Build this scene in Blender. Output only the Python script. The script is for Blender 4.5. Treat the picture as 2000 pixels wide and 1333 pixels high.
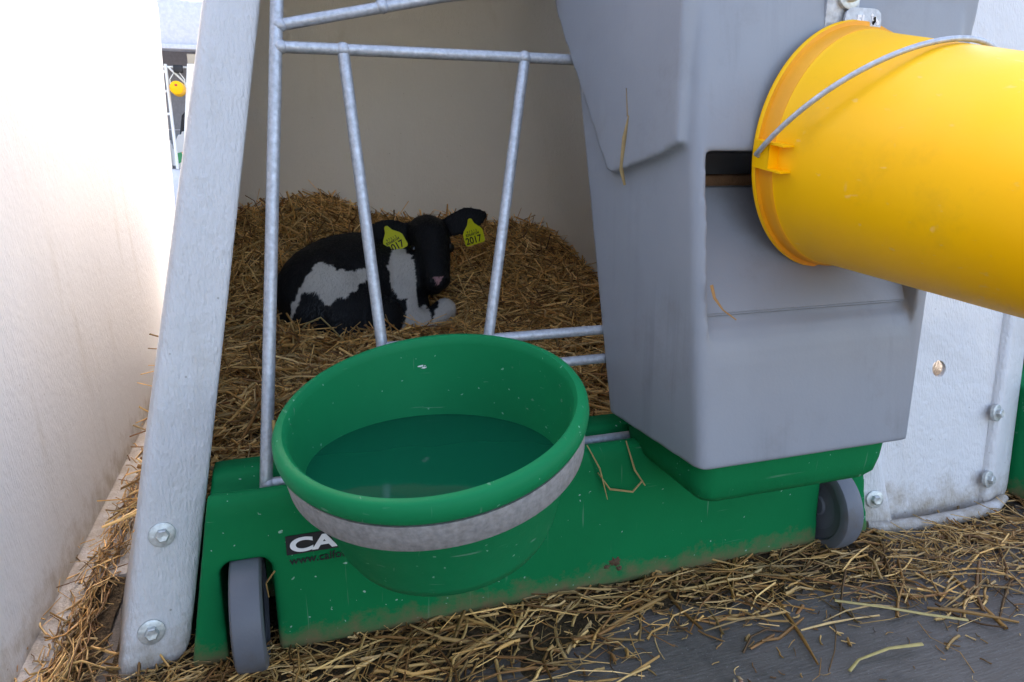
import bpy, bmesh, math, random
import numpy as np
from mathutils import Vector, Matrix, noise

for o in list(bpy.data.objects):
    bpy.data.objects.remove(o)
sc = bpy.context.scene
COL = sc.collection

# ------------------------------------------------------------------ camera
cam_d = bpy.data.cameras.new('camera')
cam = bpy.data.objects.new('camera', cam_d)
COL.objects.link(cam)
cam_d.sensor_width = 36.0
cam_d.lens = 24.48
cam_d.clip_start = 0.02
cam_d.clip_end = 3000
cam.matrix_world = Matrix(((0.95148, 0.07884, -0.29743, 0.0),
                           (-0.30770, 0.24379, -0.91972, 0.0),
                           (0.0, 0.96662, 0.25622, 0.62),
                           (0, 0, 0, 1)))
sc.camera = cam

# ------------------------------------------------------------------ world, sun, exposure
SUN_EL, SUN_AZ = 37.0, -12.0            # azimuth from +Y towards +X
w = bpy.data.worlds.new('World')
sc.world = w
w.use_nodes = True
nt = w.node_tree
bg = nt.nodes['Background']
sky = nt.nodes.new('ShaderNodeTexSky')
sky.sky_type = 'NISHITA'
sky.sun_disc = False
sky.sun_elevation = math.radians(SUN_EL)
sky.sun_rotation = math.radians(SUN_AZ)
sky.air_density = 1.0
sky.dust_density = 4.0
sky.ozone_density = 0.0
nt.links.new(sky.outputs[0], bg.inputs[0])
bg.inputs[1].default_value = 0.15
sd = bpy.data.lights.new('sun', 'SUN')
sd.energy = 2.0
sd.angle = math.radians(0.6)
sd.color = (1.0, 0.93, 0.83)
sun = bpy.data.objects.new('sun', sd)
COL.objects.link(sun)
el, az = math.radians(SUN_EL), math.radians(SUN_AZ)
sv = Vector((math.sin(az) * math.cos(el), math.cos(az) * math.cos(el), math.sin(el)))
sun.rotation_euler = sv.to_track_quat('Z', 'Y').to_euler()
sun.location = (-2, 8, 6)
vs = sc.view_settings
vs.view_transform = 'Standard'
vs.look = 'None'
vs.exposure = 2.5
vs.gamma = 1.0
vs.use_curve_mapping = False
try:
    vs.use_white_balance = True
    vs.white_balance_temperature = 6900
    vs.white_balance_tint = 15
except Exception:
    pass
try:
    sc.cycles.max_bounces = 10
    sc.cycles.diffuse_bounces = 6
    sc.cycles.use_denoising = True
    sc.cycles.sample_clamp_indirect = 8
except Exception:
    pass

# ------------------------------------------------------------------ node helpers
class NT:
    def __init__(self, name):
        self.m = bpy.data.materials.new(name)
        self.m.use_nodes = True
        self.t = self.m.node_tree
        self.b = self.t.nodes['Principled BSDF']
        self.out = self.t.nodes['Material Output']
    def n(self, typ, **kw):
        x = self.t.nodes.new(typ)
        for k, v in kw.items():
            setattr(x, k, v)
        return x
    def l(self, a, b):
        self.t.links.new(a, b)
    def coords(self, kind='Object', scale=(1, 1, 1), rot=(0, 0, 0)):
        tc = self.n('ShaderNodeTexCoord')
        mp = self.n('ShaderNodeMapping')
        mp.inputs['Scale'].default_value = scale
        mp.inputs['Rotation'].default_value = rot
        self.l(tc.outputs[kind], mp.inputs[0])
        return mp.outputs[0]
    def noise(self, vec, scale, detail=4, rough=0.55):
        x = self.n('ShaderNodeTexNoise')
        x.inputs['Scale'].default_value = scale
        x.inputs['Detail'].default_value = detail
        x.inputs['Roughness'].default_value = rough
        self.l(vec, x.inputs['Vector'])
        return x.outputs['Fac']
    def ramp(self, fac, stops):
        x = self.n('ShaderNodeValToRGB')
        e = x.color_ramp.elements
        while len(e) < len(stops):
            e.new(0.5)
        for i, (p, c) in enumerate(stops):
            e[i].position = p
            e[i].color = (*c, 1) if len(c) == 3 else c
        self.l(fac, x.inputs[0])
        return x.outputs[0]
    def step(self, fac, lo, hi, a=0.0, b=1.0):
        x = self.n('ShaderNodeMapRange')
        x.inputs[1].default_value = lo
        x.inputs[2].default_value = hi
        x.inputs[3].default_value = a
        x.inputs[4].default_value = b
        self.l(fac, x.inputs[0])
        return x.outputs[0]
    def math(self, op, a, b=None):
        x = self.n('ShaderNodeMath', operation=op)
        for i, v in enumerate((a, b)):
            if v is None:
                continue
            if isinstance(v, (int, float)):
                x.inputs[i].default_value = v
            else:
                self.l(v, x.inputs[i])
        return x.outputs[0]
    def mix(self, fac, a, b):
        x = self.n('ShaderNodeMix', data_type='RGBA')
        for s, v in ((x.inputs[0], fac), (x.inputs[6], a), (x.inputs[7], b)):
            if isinstance(v, (int, float)):
                s.default_value = v
            elif isinstance(v, tuple):
                s.default_value = (*v, 1)
            else:
                self.l(v, s)
        return x.outputs[2]
    def bump(self, h, strength=0.3, dist=0.002, prev=None):
        x = self.n('ShaderNodeBump')
        x.inputs['Strength'].default_value = strength
        x.inputs['Distance'].default_value = dist
        self.l(h, x.inputs['Height'])
        if prev is not None:
            self.l(prev, x.inputs['Normal'])
        return x.outputs[0]
    def fin(self, col=None, rough=None, normal=None, spec=None, metal=None):
        b = self.b
        for key, v in (('Base Color', col), ('Roughness', rough), ('Normal', normal), ('Specular IOR Level', spec), ('Metallic', metal)):
            if v is None:
                continue
            s = b.inputs[key]
            if isinstance(v, (int, float)):
                s.default_value = v
            elif isinstance(v, tuple):
                s.default_value = (*v, 1)
            else:
                self.l(v, s)
        return self.m

def specks(N, vec, scale, size, density):
    """small irregular marks: voronoi cells, only some of them marked"""
    v = N.n('ShaderNodeTexVoronoi')
    v.inputs['Scale'].default_value = scale
    N.l(vec, v.inputs['Vector'])
    near = N.step(v.outputs['Distance'], size * 0.6, size, 1, 0)
    sep = N.n('ShaderNodeSeparateColor')
    N.l(v.outputs['Color'], sep.inputs[0])
    keep = N.step(sep.outputs[0], 1 - density, 1 - density + 0.01, 0, 1)
    return N.math('MULTIPLY', near, keep)

def plastic(name, col, col2, rough=0.42, speck=None, dirt=0.0, dirt_z=0.0, bump=0.12, streak=0.0, streak_col=(0.5, 0.52, 0.55), scratch=0.0, kind='Object', spec=.45):
    N = NT(name)
    v = N.coords(kind)
    c = N.mix(N.step(N.noise(v, 6, 5), .35, .7), col, col2)
    if streak:
        vs_ = N.coords(kind, scale=(38, 38, 1.6))
        s = N.step(N.noise(vs_, 1.0, 5, .6), .52, .75, 0, streak)
        m2 = N.step(N.noise(v, 4.5, 3), .42, .6)
        c = N.mix(N.math('MULTIPLY', s, m2), c, streak_col)
    if speck:
        dv = N.n('ShaderNodeVectorMath', operation='MULTIPLY_ADD')
        nz = N.n('ShaderNodeTexNoise'); nz.inputs['Scale'].default_value = 90
        N.l(v, nz.inputs['Vector'])
        N.l(nz.outputs['Color'], dv.inputs[0]); dv.inputs[1].default_value = (.012, .012, .012)
        N.l(v, dv.inputs[2])
        s1 = specks(N, dv.outputs[0], 42, .10, .22)
        s2 = specks(N, dv.outputs[0], 120, .16, .16)
        c = N.mix(N.math('MULTIPLY', N.math('MAXIMUM', s1, s2), .75), c, speck)
    if scratch:
        a = N.coords(kind, scale=(9, 60, 160), rot=(.3, .5, .4))
        b_ = N.coords(kind, scale=(150, 50, 8), rot=(.2, -.4, .9))
        s = N.math('MAXIMUM', N.step(N.noise(a, 1, 2), .70, .76), N.step(N.noise(b_, 1, 2), .70, .76))
        c = N.mix(N.math('MULTIPLY', s, scratch), c, (.62, .66, .62))
    if dirt:
        d = N.step(N.noise(v, 9, 8, .7), .56, .70, 0, dirt)
        c = N.mix(d, c, (.10, .075, .045))
    if dirt_z:
        tc = N.n('ShaderNodeTexCoord'); sp = N.n('ShaderNodeSeparateXYZ')
        N.l(tc.outputs[kind], sp.inputs[0])
        zz = N.math('ADD', sp.outputs[2], N.step(N.noise(v, 30, 6, .75), .2, .8, -.03, .03))
        c = N.mix(N.step(zz, .012, dirt_z, .95, 0), c, (.16, .115, .06))
    nb = N.bump(N.noise(v, 260, 4), bump, .0015)
    nb = N.bump(N.noise(v, 22, 3), bump * .8, .004, nb)
    r = N.step(N.noise(v, 14, 5), .3, .7, rough - .08, rough + .12)
    return N.fin(c, r, nb, spec)

def fibreglass(name, tint=(.80, .79, .785), trans=.085, tex=.6):
    N = NT(name)
    v = N.coords('Object')
    c = N.mix(N.step(N.noise(v, 3, 6, .6), .3, .7), tint, tuple(x * .93 for x in tint))
    hair = N.coords('Object', scale=(1.4, 1.4, .35), rot=(.25, .5, .2))
    h1 = N.noise(hair, 230, 3, .5)
    d = N.step(N.noise(v, 55, 9, .75), .645, .70, 0, .5)
    dm = N.step(N.noise(v, 3.2, 3), .50, .68)
    c = N.mix(N.math('MULTIPLY', d, dm), c, (.25, .19, .12))
    stn = N.math('MULTIPLY', N.step(N.noise(N.coords('Object', scale=(9, 9, 1.2)), 1.6, 6, .65), .54, .72, 0, .30), N.step(N.noise(v, 2.1, 3), .45, .62))
    c = N.mix(stn, c, (.36, .31, .22))
    sp = specks(N, v, 70, .12, .05)
    c = N.mix(N.math('MULTIPLY', sp, .6), c, (.2, .17, .13))
    tc = N.n('ShaderNodeTexCoord'); sx = N.n('ShaderNodeSeparateXYZ')
    N.l(tc.outputs['Object'], sx.inputs[0])
    zz = N.math('ADD', sx.outputs[2], N.step(N.noise(v, 26, 7, .75), .2, .8, -.06, .06))
    c = N.mix(N.step(zz, .0, .07, .75, 0), c, (.27, .20, .12))
    nb = N.bump(h1, tex, .004)
    nb = N.bump(N.noise(v, 45, 4), tex * .8, .006, nb)
    N.fin(c, .42, nb, .4)
    tr = N.n('ShaderNodeBsdfTranslucent')
    tr.inputs[0].default_value = (.93, .94, .86, 1)
    mx = N.n('ShaderNodeMixShader'); mx.inputs[0].default_value = trans
    N.l(N.b.outputs[0], mx.inputs[1]); N.l(tr.outputs[0], mx.inputs[2])
    N.l(mx.outputs[0], N.out.inputs[0])
    return N.m

def galvanised(name, col=(.52, .54, .57), rough=.48, rust=.3):
    N = NT(name)
    v = N.coords('Object')
    c = N.mix(N.step(N.noise(v, 160, 4), .35, .7), col, tuple(x * .7 for x in col))
    c = N.mix(N.step(N.noise(v, 14, 8, .7), .60, .74, 0, rust), c, (.24, .16, .09))
    nb = N.bump(N.noise(v, 240, 3), .3, .0015)
    return N.fin(c, N.step(N.noise(v, 120, 3), .3, .7, rough - .1, rough + .15), nb, .5, .55)

def simple(name, col, rough=.5, metal=0.0, bump=0.0, bs=200, col2=None):
    N = NT(name)
    v = N.coords('Object')
    c = col if col2 is None else N.mix(N.step(N.noise(v, 40, 5), .35, .65), col, col2)
    nb = N.bump(N.noise(v, bs, 4), bump, .002) if bump else None
    return N.fin(c, rough, nb, .4, metal)

def straw_mat(name):
    N = NT(name)
    a = N.n('ShaderNodeAttribute'); a.attribute_name = 'tint'
    v = N.coords('Object')
    c = N.mix(N.step(N.noise(v, 90, 4), .4, .75, 0, .35), a.outputs['Color'], (.10, .065, .03))
    N.fin(c, .5, None, .35)
    return N.m

M = {}
M['shell'] = fibreglass('white_fibreglass', (.68, .67, .665))
M['white_wall'] = fibreglass('brightened_fibreglass', (.72, .72, .72), tex=.35)  # whiter copy of the shell: the wall's extra light put into its colour
M['green'] = plastic('green_plastic', (.0, .170, .054), (.0, .150, .047), .5, spec=.06, speck=(.36, .56, .45), dirt=.0, dirt_z=.05, scratch=.10)
M['green_bucket'] = plastic('green_bucket_plastic', (.0, .190, .066), (.0, .165, .057), .5, spec=.10, speck=(.2, .45, .3), scratch=.14, bump=.08)
M['grey'] = plastic('grey_plastic', (.262, .276, .300), (.232, .246, .272), .44, dirt=.16, streak=.7, streak_col=(.17, .18, .195), bump=.10)
M['tray'] = plastic('green_tray_plastic', (.0, .170, .054), (.0, .146, .046), .5, spec=.06, speck=(.2, .45, .3), scratch=.08)
M['yellow'] = plastic('yellow_plastic', (1.0, .52, .001), (1.0, .49, .001), .42, spec=.25, speck=None, dirt=.11, scratch=.12, bump=.06)
M['yellow_rim'] = plastic('yellow_rim_plastic', (.90, .38, .003), (.72, .26, .003), .5, dirt=.35, bump=.1)
M['wheel'] = plastic('grey_wheel_plastic', (.125, .132, .15), (.105, .112, .13), .5, dirt=.5, bump=.2)
M['hub'] = plastic('grey_hub_plastic', (.15, .16, .185), (.13, .14, .165), .5, dirt=.5, bump=.2)
M['galv'] = galvanised('galvanised_steel')
M['ringband'] = galvanised('weathered_band', (.36, .345, .33), .75, .25)
M['bolt'] = galvanised('zinc_bolt', (.60, .62, .60), .4, .15)
M['straw'] = straw_mat('straw')
M['black'] = simple('black_print', (.012, .012, .013), .5)
M['white_print'] = simple('white_print', (.78, .78, .78), .5)
M['tag'] = simple('yellow_tag', (.72, .72, .01), .45)
M['tag_ink'] = simple('tag_ink', (.012, .012, .012), .5)
M['nylon'] = simple('dark_interior', (.02, .02, .02), .7)

# ------------------------------------------------------------------ mesh helpers
def tag(o, label=None, cat=None, group=None, kind=None):
    if label: o['label'] = label
    if cat: o['category'] = cat
    if group: o['group'] = group
    if kind: o['kind'] = kind
    return o
def empty(name, loc=(0, 0, 0)):
    o = bpy.data.objects.new(name, None)
    o.empty_display_size = .05
    o.location = loc
    COL.objects.link(o)
    return o
def link(name, me, mat=None, parent=None, smooth=True, auto=None):
    o = bpy.data.objects.new(name, me)
    COL.objects.link(o)
    if mat is not None:
        me.materials.clear(); me.materials.append(mat)
    if smooth:
        me.polygons.foreach_set('use_smooth', [True] * len(me.polygons))
        if auto is not None:
            try:
                me.set_sharp_from_angle(angle=math.radians(auto))
            except Exception:
                pass
    if parent is not None:
        o.parent = parent
        o.matrix_parent_inverse = Matrix.Translation(parent.location).inverted() if parent.parent is None else Matrix.Identity(4)
        if parent.parent is not None:
            o.matrix_parent_inverse = Matrix.Identity(4)
    return o
def pyd(vs, fs):
    me = bpy.data.meshes.new('m')
    me.from_pydata([tuple(v) for v in vs], [], [tuple(f) for f in fs])
    me.validate(); me.update()
    return me
def bm_me(bm):
    bmesh.ops.recalc_face_normals(bm, faces=bm.faces[:])
    me = bpy.data.meshes.new('m'); bm.to_mesh(me); bm.free()
    return me
def box_bm(lo, hi, bev=0.0, seg=2, bm=None):
    b = bmesh.new()
    bmesh.ops.create_cube(b, size=1)
    for v in b.verts:
        v.co = Vector([(lo[i] + hi[i]) / 2 + v.co[i] * (hi[i] - lo[i]) for i in range(3)])
    if bev:
        bmesh.ops.bevel(b, geom=b.edges[:], offset=bev, segments=seg, affect='EDGES', profile=.5)
    if bm is None:
        return b
    t = bpy.data.meshes.new('t'); b.to_mesh(t); b.free(); bm.from_mesh(t); bpy.data.meshes.remove(t)
    return bm
def box(name, lo, hi, mat, parent=None, bev=0.0, seg=2):
    return link(name, bm_me(box_bm(lo, hi, bev, seg)), mat, parent, True, 40)
def prism_bm(poly, axis, lo, hi):
    """poly: 2D points in the two remaining axes (in order), extruded along axis"""
    b = bmesh.new()
    def mk(p, t):
        c = list(p); c.insert(axis, t); return b.verts.new(c)
    a = [mk(p, lo) for p in poly]; c = [mk(p, hi) for p in poly]
    b.faces.new(a); b.faces.new(c[::-1])
    n = len(poly)
    for i in range(n):
        b.faces.new((a[i], c[i], c[(i + 1) % n], a[(i + 1) % n]))
    bmesh.ops.recalc_face_normals(b, faces=b.faces[:])
    return b
def tube_data(pts, rad, n=10, caps=True, flat=1.0):
    pts = [Vector(p) for p in pts]
    if not isinstance(rad, (list, tuple)): rad = [rad] * len(pts)
    vs, fs = [], []
    up = None
    for i, p in enumerate(pts):
        d = (pts[min(i + 1, len(pts) - 1)] - pts[max(i - 1, 0)]).normalized()
        if up is None:
            up = Vector((0, 0, 1)) if abs(d.z) < .9 else Vector((0, 1, 0))
        s = d.cross(up).normalized(); up = s.cross(d).normalized()
        for k in range(n):
            t = 2 * math.pi * k / n
            vs.append(p + s * math.cos(t) * rad[i] + up * math.sin(t) * rad[i] * flat)
    for i in range(len(pts) - 1):
        for k in range(n):
            a = i * n + k; b = i * n + (k + 1) % n
            fs.append((a, b, b + n, a + n))
    if caps:
        fs.append(tuple(range(n))[::-1]); fs.append(tuple(range((len(pts) - 1) * n, len(pts) * n)))
    return vs, fs
def tube(name, pts, rad, mat, parent=None, n=12, flat=1.0):
    return link(name, pyd(*tube_data(pts, rad, n, True, flat)), mat, parent, True, 50)
def lathe_data(profile, center, axis, n=64, closed=False):
    """profile: (r, s) pairs, s along axis"""
    axis = Vector(axis).normalized(); c = Vector(center)
    ref = Vector((1, 0, 0)) if abs(axis.x) < .9 else Vector((0, 0, 1))
    v_ = axis.cross(ref).normalized(); u = v_.cross(axis).normalized()
    vs, fs = [], []
    for r, s in profile:
        for k in range(n):
            t = 2 * math.pi * k / n
            vs.append(c + axis * s + (u * math.cos(t) + v_ * math.sin(t)) * max(r, 1e-5))
    m = len(profile)
    for i in range(m if closed else m - 1):
        j = (i + 1) % m
        for k in range(n):
            a = i * n + k; b = i * n + (k + 1) % n
            fs.append((a, b, j * n + (k + 1) % n, j * n + k))
    return vs, fs
def lathe(name, profile, center, axis, mat, parent=None, n=64, closed=False, auto=45):
    me = pyd(*lathe_data(profile, center, axis, n, closed))
    b = bmesh.new(); b.from_mesh(me)
    bmesh.ops.remove_doubles(b, verts=b.verts[:], dist=2e-5)
    bmesh.ops.recalc_face_normals(b, faces=b.faces[:]); b.to_mesh(me); b.free()
    return link(name, me, mat, parent, True, auto)
def temp_obj(me):
    o = bpy.data.objects.new('tmp', me); COL.objects.link(o); return o
def baked(o):
    dg = bpy.context.evaluated_depsgraph_get(); dg.update()
    me = bpy.data.meshes.new_from_object(o.evaluated_get(dg))
    old = o.data
    bpy.data.objects.remove(o)
    return me
def boolean(me, cutters, op='DIFFERENCE'):
    o = temp_obj(me); cs = []
    for c in cutters:
        co = temp_obj(c); cs.append(co)
        md = o.modifiers.new('b', 'BOOLEAN'); md.operation = op; md.object = co; md.solver = 'EXACT'
    r = baked(o)
    for c in cs: bpy.data.objects.remove(c)
    return r
def voxel(me, size, smooth=4, fac=.5):
    o = temp_obj(me)
    md = o.modifiers.new('r', 'REMESH'); md.mode = 'VOXEL'; md.voxel_size = size; md.adaptivity = 0
    if smooth:
        ms = o.modifiers.new('s', 'SMOOTH'); ms.iterations = smooth; ms.factor = fac
    return baked(o)
def text_me(body, size, sx=1.0, bold=0.0, extrude=.0004):
    c = bpy.data.curves.new('t', 'FONT'); c.body = body; c.size = size; c.extrude = extrude; c.offset = bold
    o = temp_obj(c)
    dg = bpy.context.evaluated_depsgraph_get(); dg.update()
    me = bpy.data.meshes.new_from_object(o.evaluated_get(dg))
    bpy.data.objects.remove(o)
    for v in me.vertices: v.co.x *= sx
    return me
def place_text(me, origin, right, up):
    r = Vector(right).normalized(); u = Vector(up).normalized(); n = r.cross(u)
    for v in me.vertices:
        v.co = Vector(origin) + r * v.co.x + u * v.co.y + n * v.co.z
    return me
def copy_tree(o, off, parent=None):
    c = o.copy(); COL.objects.link(c)
    if parent is None: c.location = o.location + Vector(off)
    else:
        inv = o.matrix_parent_inverse.copy()
        c.parent = parent
        c.matrix_parent_inverse = inv
    for ch in o.children: copy_tree(ch, off, c)
    return c

# ------------------------------------------------------------------ ground
def ground():
    N = NT('concrete_ground')
    v = N.coords('Object')
    c = N.mix(N.step(N.noise(v, 3, 8, .65), .3, .7), (.105, .088, .072), (.145, .122, .102))
    br = N.coords('Object', scale=(1.0, 14, 1), rot=(0, 0, math.radians(38)))
    b1 = N.noise(br, 26, 5, .65)
    c = N.mix(N.step(b1, .46, .74, 0, .40), c, (.25, .23, .21))
    c = N.mix(N.step(N.noise(v, 7, 9, .75), .50, .66, 0, .65), c, (.06, .054, .047))
    c = N.mix(N.step(N.noise(v, 300, 2), .62, .72, 0, .4), c, (.30, .29, .28))
    nb = N.bump(b1, .45, .004)
    nb = N.bump(N.noise(v, 220, 5, .6), .4, .003, nb)
    N.fin(c, .72, nb, .35)
    me = pyd([(-600, -600, 0), (600, -600, 0), (600, 600, 0), (-600, 600, 0)], [(0, 1, 2, 3)])
    g = link('ground', me, N.m, None, False)
    tag(g, kind='structure', label='grey brushed concrete yard under the hutches')
ground()

# ------------------------------------------------------------------ calf hutch
CX = .36
PITCH = 1.392
def hutch_shell_mesh():
    arch = []
    for z in (0.003, .010, .018, .026, .036, .05, .08, .14, .22, .32, .45, .6, .75, .88, .95):
        arch.append((-.523 + .19 * z, z))
    for k in range(1, 13):
        t = math.pi / 2 * k / 12
        arch.append((-.3425 * math.cos(t) ** .9, .95 + .32 * math.sin(t)))
    arch = arch + [(-x, z) for x, z in arch[-2::-1]]
    n = len(arch)
    nor = []
    for i in range(n):
        a = Vector(arch[max(i - 1, 0)]); b = Vector(arch[min(i + 1, n - 1)])
        d = (b - a).normalized(); nor.append(Vector((-d.y, d.x)))
    R = .03
    foff = lambda o, z: min(o, .073) * (1 - .26 * z) + max(o - .073, 0) * (1 - .9 * min(z, 1.0))
    rings = []
    def front(off, dy, rnd):
        r = []
        for (x, z), q in zip(arch, nor):
            o = foff(off, z); dyz = dy
            zz = z
            if rnd and z < R:
                o += R - math.sqrt(max(R * R - (R - z + .003) ** 2, 0))
            f = 1 if z > .12 else z / .12 * .6 + .4
            r.append((CX + x + q.x * o, .834 + .2 * z + dyz, zz + q.y * o * (1 if z > .2 else 0)))
        return r
    rings.append(front(.006, .036, True))
    rings.append(front(.0015, .006, True))
    rings.append(front(.000, .002, True))
    rings.append(front(.002, .000, True))
    for o_, d_, r_ in ((.006, -.001, True), (.042, -.010, True), (.062, -.015, False), (.069, -.0145, False), (.0735, -.008, False), (.077, .012, False), (.083, .055, False), (.092, .11, False), (.100, .165, False), (.106, .215, False)):
        rings.append(front(o_, d_, r_))
    def wall(off, y0, lean, s=1.0, zs=1.0):
        r = []
        for (x, z), q in zip(arch, nor):
            o = foff(off, z)
            r.append((CX + (x + q.x * o) * s, y0 + lean * z, (z + q.y * o * (1 if z > .2 else 0)) * zs))
        return r
    for y, ln in ((1.2, .14), (1.45, .10), (1.7, .06), (1.95, .02), (2.12, 0)):
        rings.append(wall(.112, y, ln))
    for k in range(1, 15):
        t = math.pi / 2 * k / 14
        rings.append(wall(.112, 2.12 + .46 * math.sin(t), -.02 * k / 14, (math.cos(t) ** .85 if k < 14 else 0.0), 1 - .42 * (1 - math.cos(t))))
    vs, fs = [], []
    for r in rings: vs += r
    for i in range(len(rings) - 1):
        for k in range(n - 1):
            a = i * n + k
            fs.append((a, a + 1, a + n + 1, a + n))
    me = pyd(vs, fs)
    bb = bmesh.new(); bb.from_mesh(me); bmesh.ops.remove_doubles(bb, verts=bb.verts[:], dist=1e-4); bb.to_mesh(me); bb.free()
    o = temp_obj(me)
    md = o.modifiers.new('s', 'SOLIDIFY'); md.thickness = .007; md.offset = 0
    b = o.modifiers.new('u', 'SUBSURF'); b.levels = 1; b.render_levels = 1; b.subdivision_type = 'CATMULL_CLARK'
    return baked(o)

def base_mesh():
    prof = [(.808, .010), (.804, .02), (.812, .212), (.816, .226), (.826, .231), (.838, .228), (.842, .208), (.876, .207), (.882, .218), (.887, .229),
            (.897, .233), (.925, .233), (.94, .22), (.95, .17), (1.02, .16), (1.02, .010)]
    b = prism_bm(prof, 0, -.168, .888)
    for v in b.verts:
        v.co.x = -.153 + .175 * v.co.z if v.co.x < CX else .884 - .175 * v.co.z
    me = bm_me(b)
    cuts = []
    for (x0, x1) in ((-.108, -.048), (.776, .834)):
        r = .016
        poly = [(x0, -.02)]
        poly += [(x0, .148 - r)] + [(x0 + r - r * math.cos(t), .148 - r + r * math.sin(t)) for t in (math.pi / 6, math.pi / 3)]
        poly += [(x0 + r, .148), (x1 - r, .148)] + [(x1 - r + r * math.sin(t), .148 - r + r * math.cos(t)) for t in (math.pi / 6, math.pi / 3)]
        poly += [(x1, .148 - r), (x1, -.02)]
        # polygon in (x, z), extruded along y
        cuts.append(bm_me(prism_bm(poly, 1, .70, .93)))
    # foot sockets for the gate posts
    for x in (-.052, .772):
        cuts.append(bm_me(box_bm((x - .022, .847, .198), (x + .016, .874, .26))))
    me = boolean(me, cuts)
    return voxel(me, .0045, 5, .5)

def hex_bolt(name, pos, nrm, mat, parent, s=1.12):
    nrm = Vector(nrm).normalized(); pos = Vector(pos)
    o = lathe(name, [(0, .003), (.0115 * s, .003), (.0135 * s, .0022), (.0138 * s, 0.0), (.012 * s, -.004)], pos, nrm, mat, parent, 28)
    vs, fs = lathe_data([(0.0, .0095), (.0058 * s, .0105), (.0074 * s, .0092), (.0074 * s, .002)], pos, nrm, 6)
    h = link('hex_head', pyd(vs, fs), mat, o, True, 25)
    return o

def wheel(name, x0, x1, cy, cz, r, parent):
    w_ = x1 - x0; c = ((x0 + x1) / 2, cy, cz)
    pr = [(r * .55, -w_ * .34), (r * .74, -w_ * .36), (r * .78, -w_ * .5), (r * .93, -w_ * .5), (r * .985, -w_ * .43), (r, -w_ * .25), (r, w_ * .25),
          (r * .985, w_ * .43), (r * .93, w_ * .5), (r * .78, w_ * .5), (r * .74, w_ * .36), (r * .55, w_ * .34)]
    o = lathe(name, pr, c, (1, 0, 0), M['wheel'], parent, 56, False, 40)
    lathe('hub', [(0, -w_ * .38), (r * .2, -w_ * .38), (r * .24, -w_ * .3), (r * .56, -w_ * .3), (r * .56, w_ * .3), (r * .24, w_ * .3), (r * .2, w_ * .38), (0, w_ * .38)], c, (1, 0, 0), M['hub'], o, 40, False, 40)
    return o

STRIP_N = Vector((.22, -1.0, .19)).normalized()
def strip_pt(side, off, z):
    """point on the front flange, off metres outward from its inner edge"""
    x = -.523 + .19 * z - off; y = .834 + .2 * z - .24 * off
    return Vector((CX + x if side < 0 else CX - x, y, z))
def make_hutch():
    h = empty('calf_hutch', (CX, .84, 0))
    link('shell', hutch_shell_mesh(), M['shell'], h, True, 60)
    bs = link('base', base_mesh(), M['green'], h)
    wheel('wheel', -.0965, -.0600, .818, .074, .074, h)
    wheel('wheel', .784, .818, .826, .072, .072, h)
    for z in (.058, .174):
        hex_bolt('bolt', strip_pt(-1, .043, z) + STRIP_N * .0045, STRIP_N, M['bolt'], h)
        n2 = Vector((-STRIP_N.x, STRIP_N.y, STRIP_N.z))
        hex_bolt('bolt', strip_pt(1, .043, z) + n2 * .0045, n2, M['bolt'], h)
    # ground flanges along the side walls
    box('ground_flange', (-.318, 1.06, .002), (-.262, 2.15, .012), M['shell'], h, .004)
    box('ground_flange', (.982, 1.06, .002), (1.038, 2.15, .012), M['shell'], h, .004)
    return h
hutch = make_hutch()
tag(hutch, 'white fibreglass calf hutch with the calf inside, on green wheeled base', 'calf hutch', 'calf hutches standing in a row')

def mud_splat(cx, cz, s, seed):
    rnd = random.Random(seed); vs = []; n = 22
    fy = .8040 + .008 * (cz - .02) / .192
    for k in range(n):
        t = 6.283 * k / n; r = s * rnd.uniform(.45, 1.15)
        vs.append((cx + r * math.cos(t), fy + .002, cz + r * .8 * math.sin(t)))
    for k in range(n):
        v = vs[k]; vs.append((cx + (v[0] - cx) * .7, fy - .0022 * rnd.uniform(.4, 1.3), cz + (v[2] - cz) * .7))
    vs.append((cx, fy - .002, cz))
    fs = [(k, (k + 1) % n, n + (k + 1) % n, n + k) for k in range(n)] + [(n + k, n + (k + 1) % n, 2 * n) for k in range(n)]
    return pyd(vs, fs)
M['mud'] = simple('dried_mud', (.085, .05, .026), .85, 0, .6, 260, (.12, .075, .04))

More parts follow.
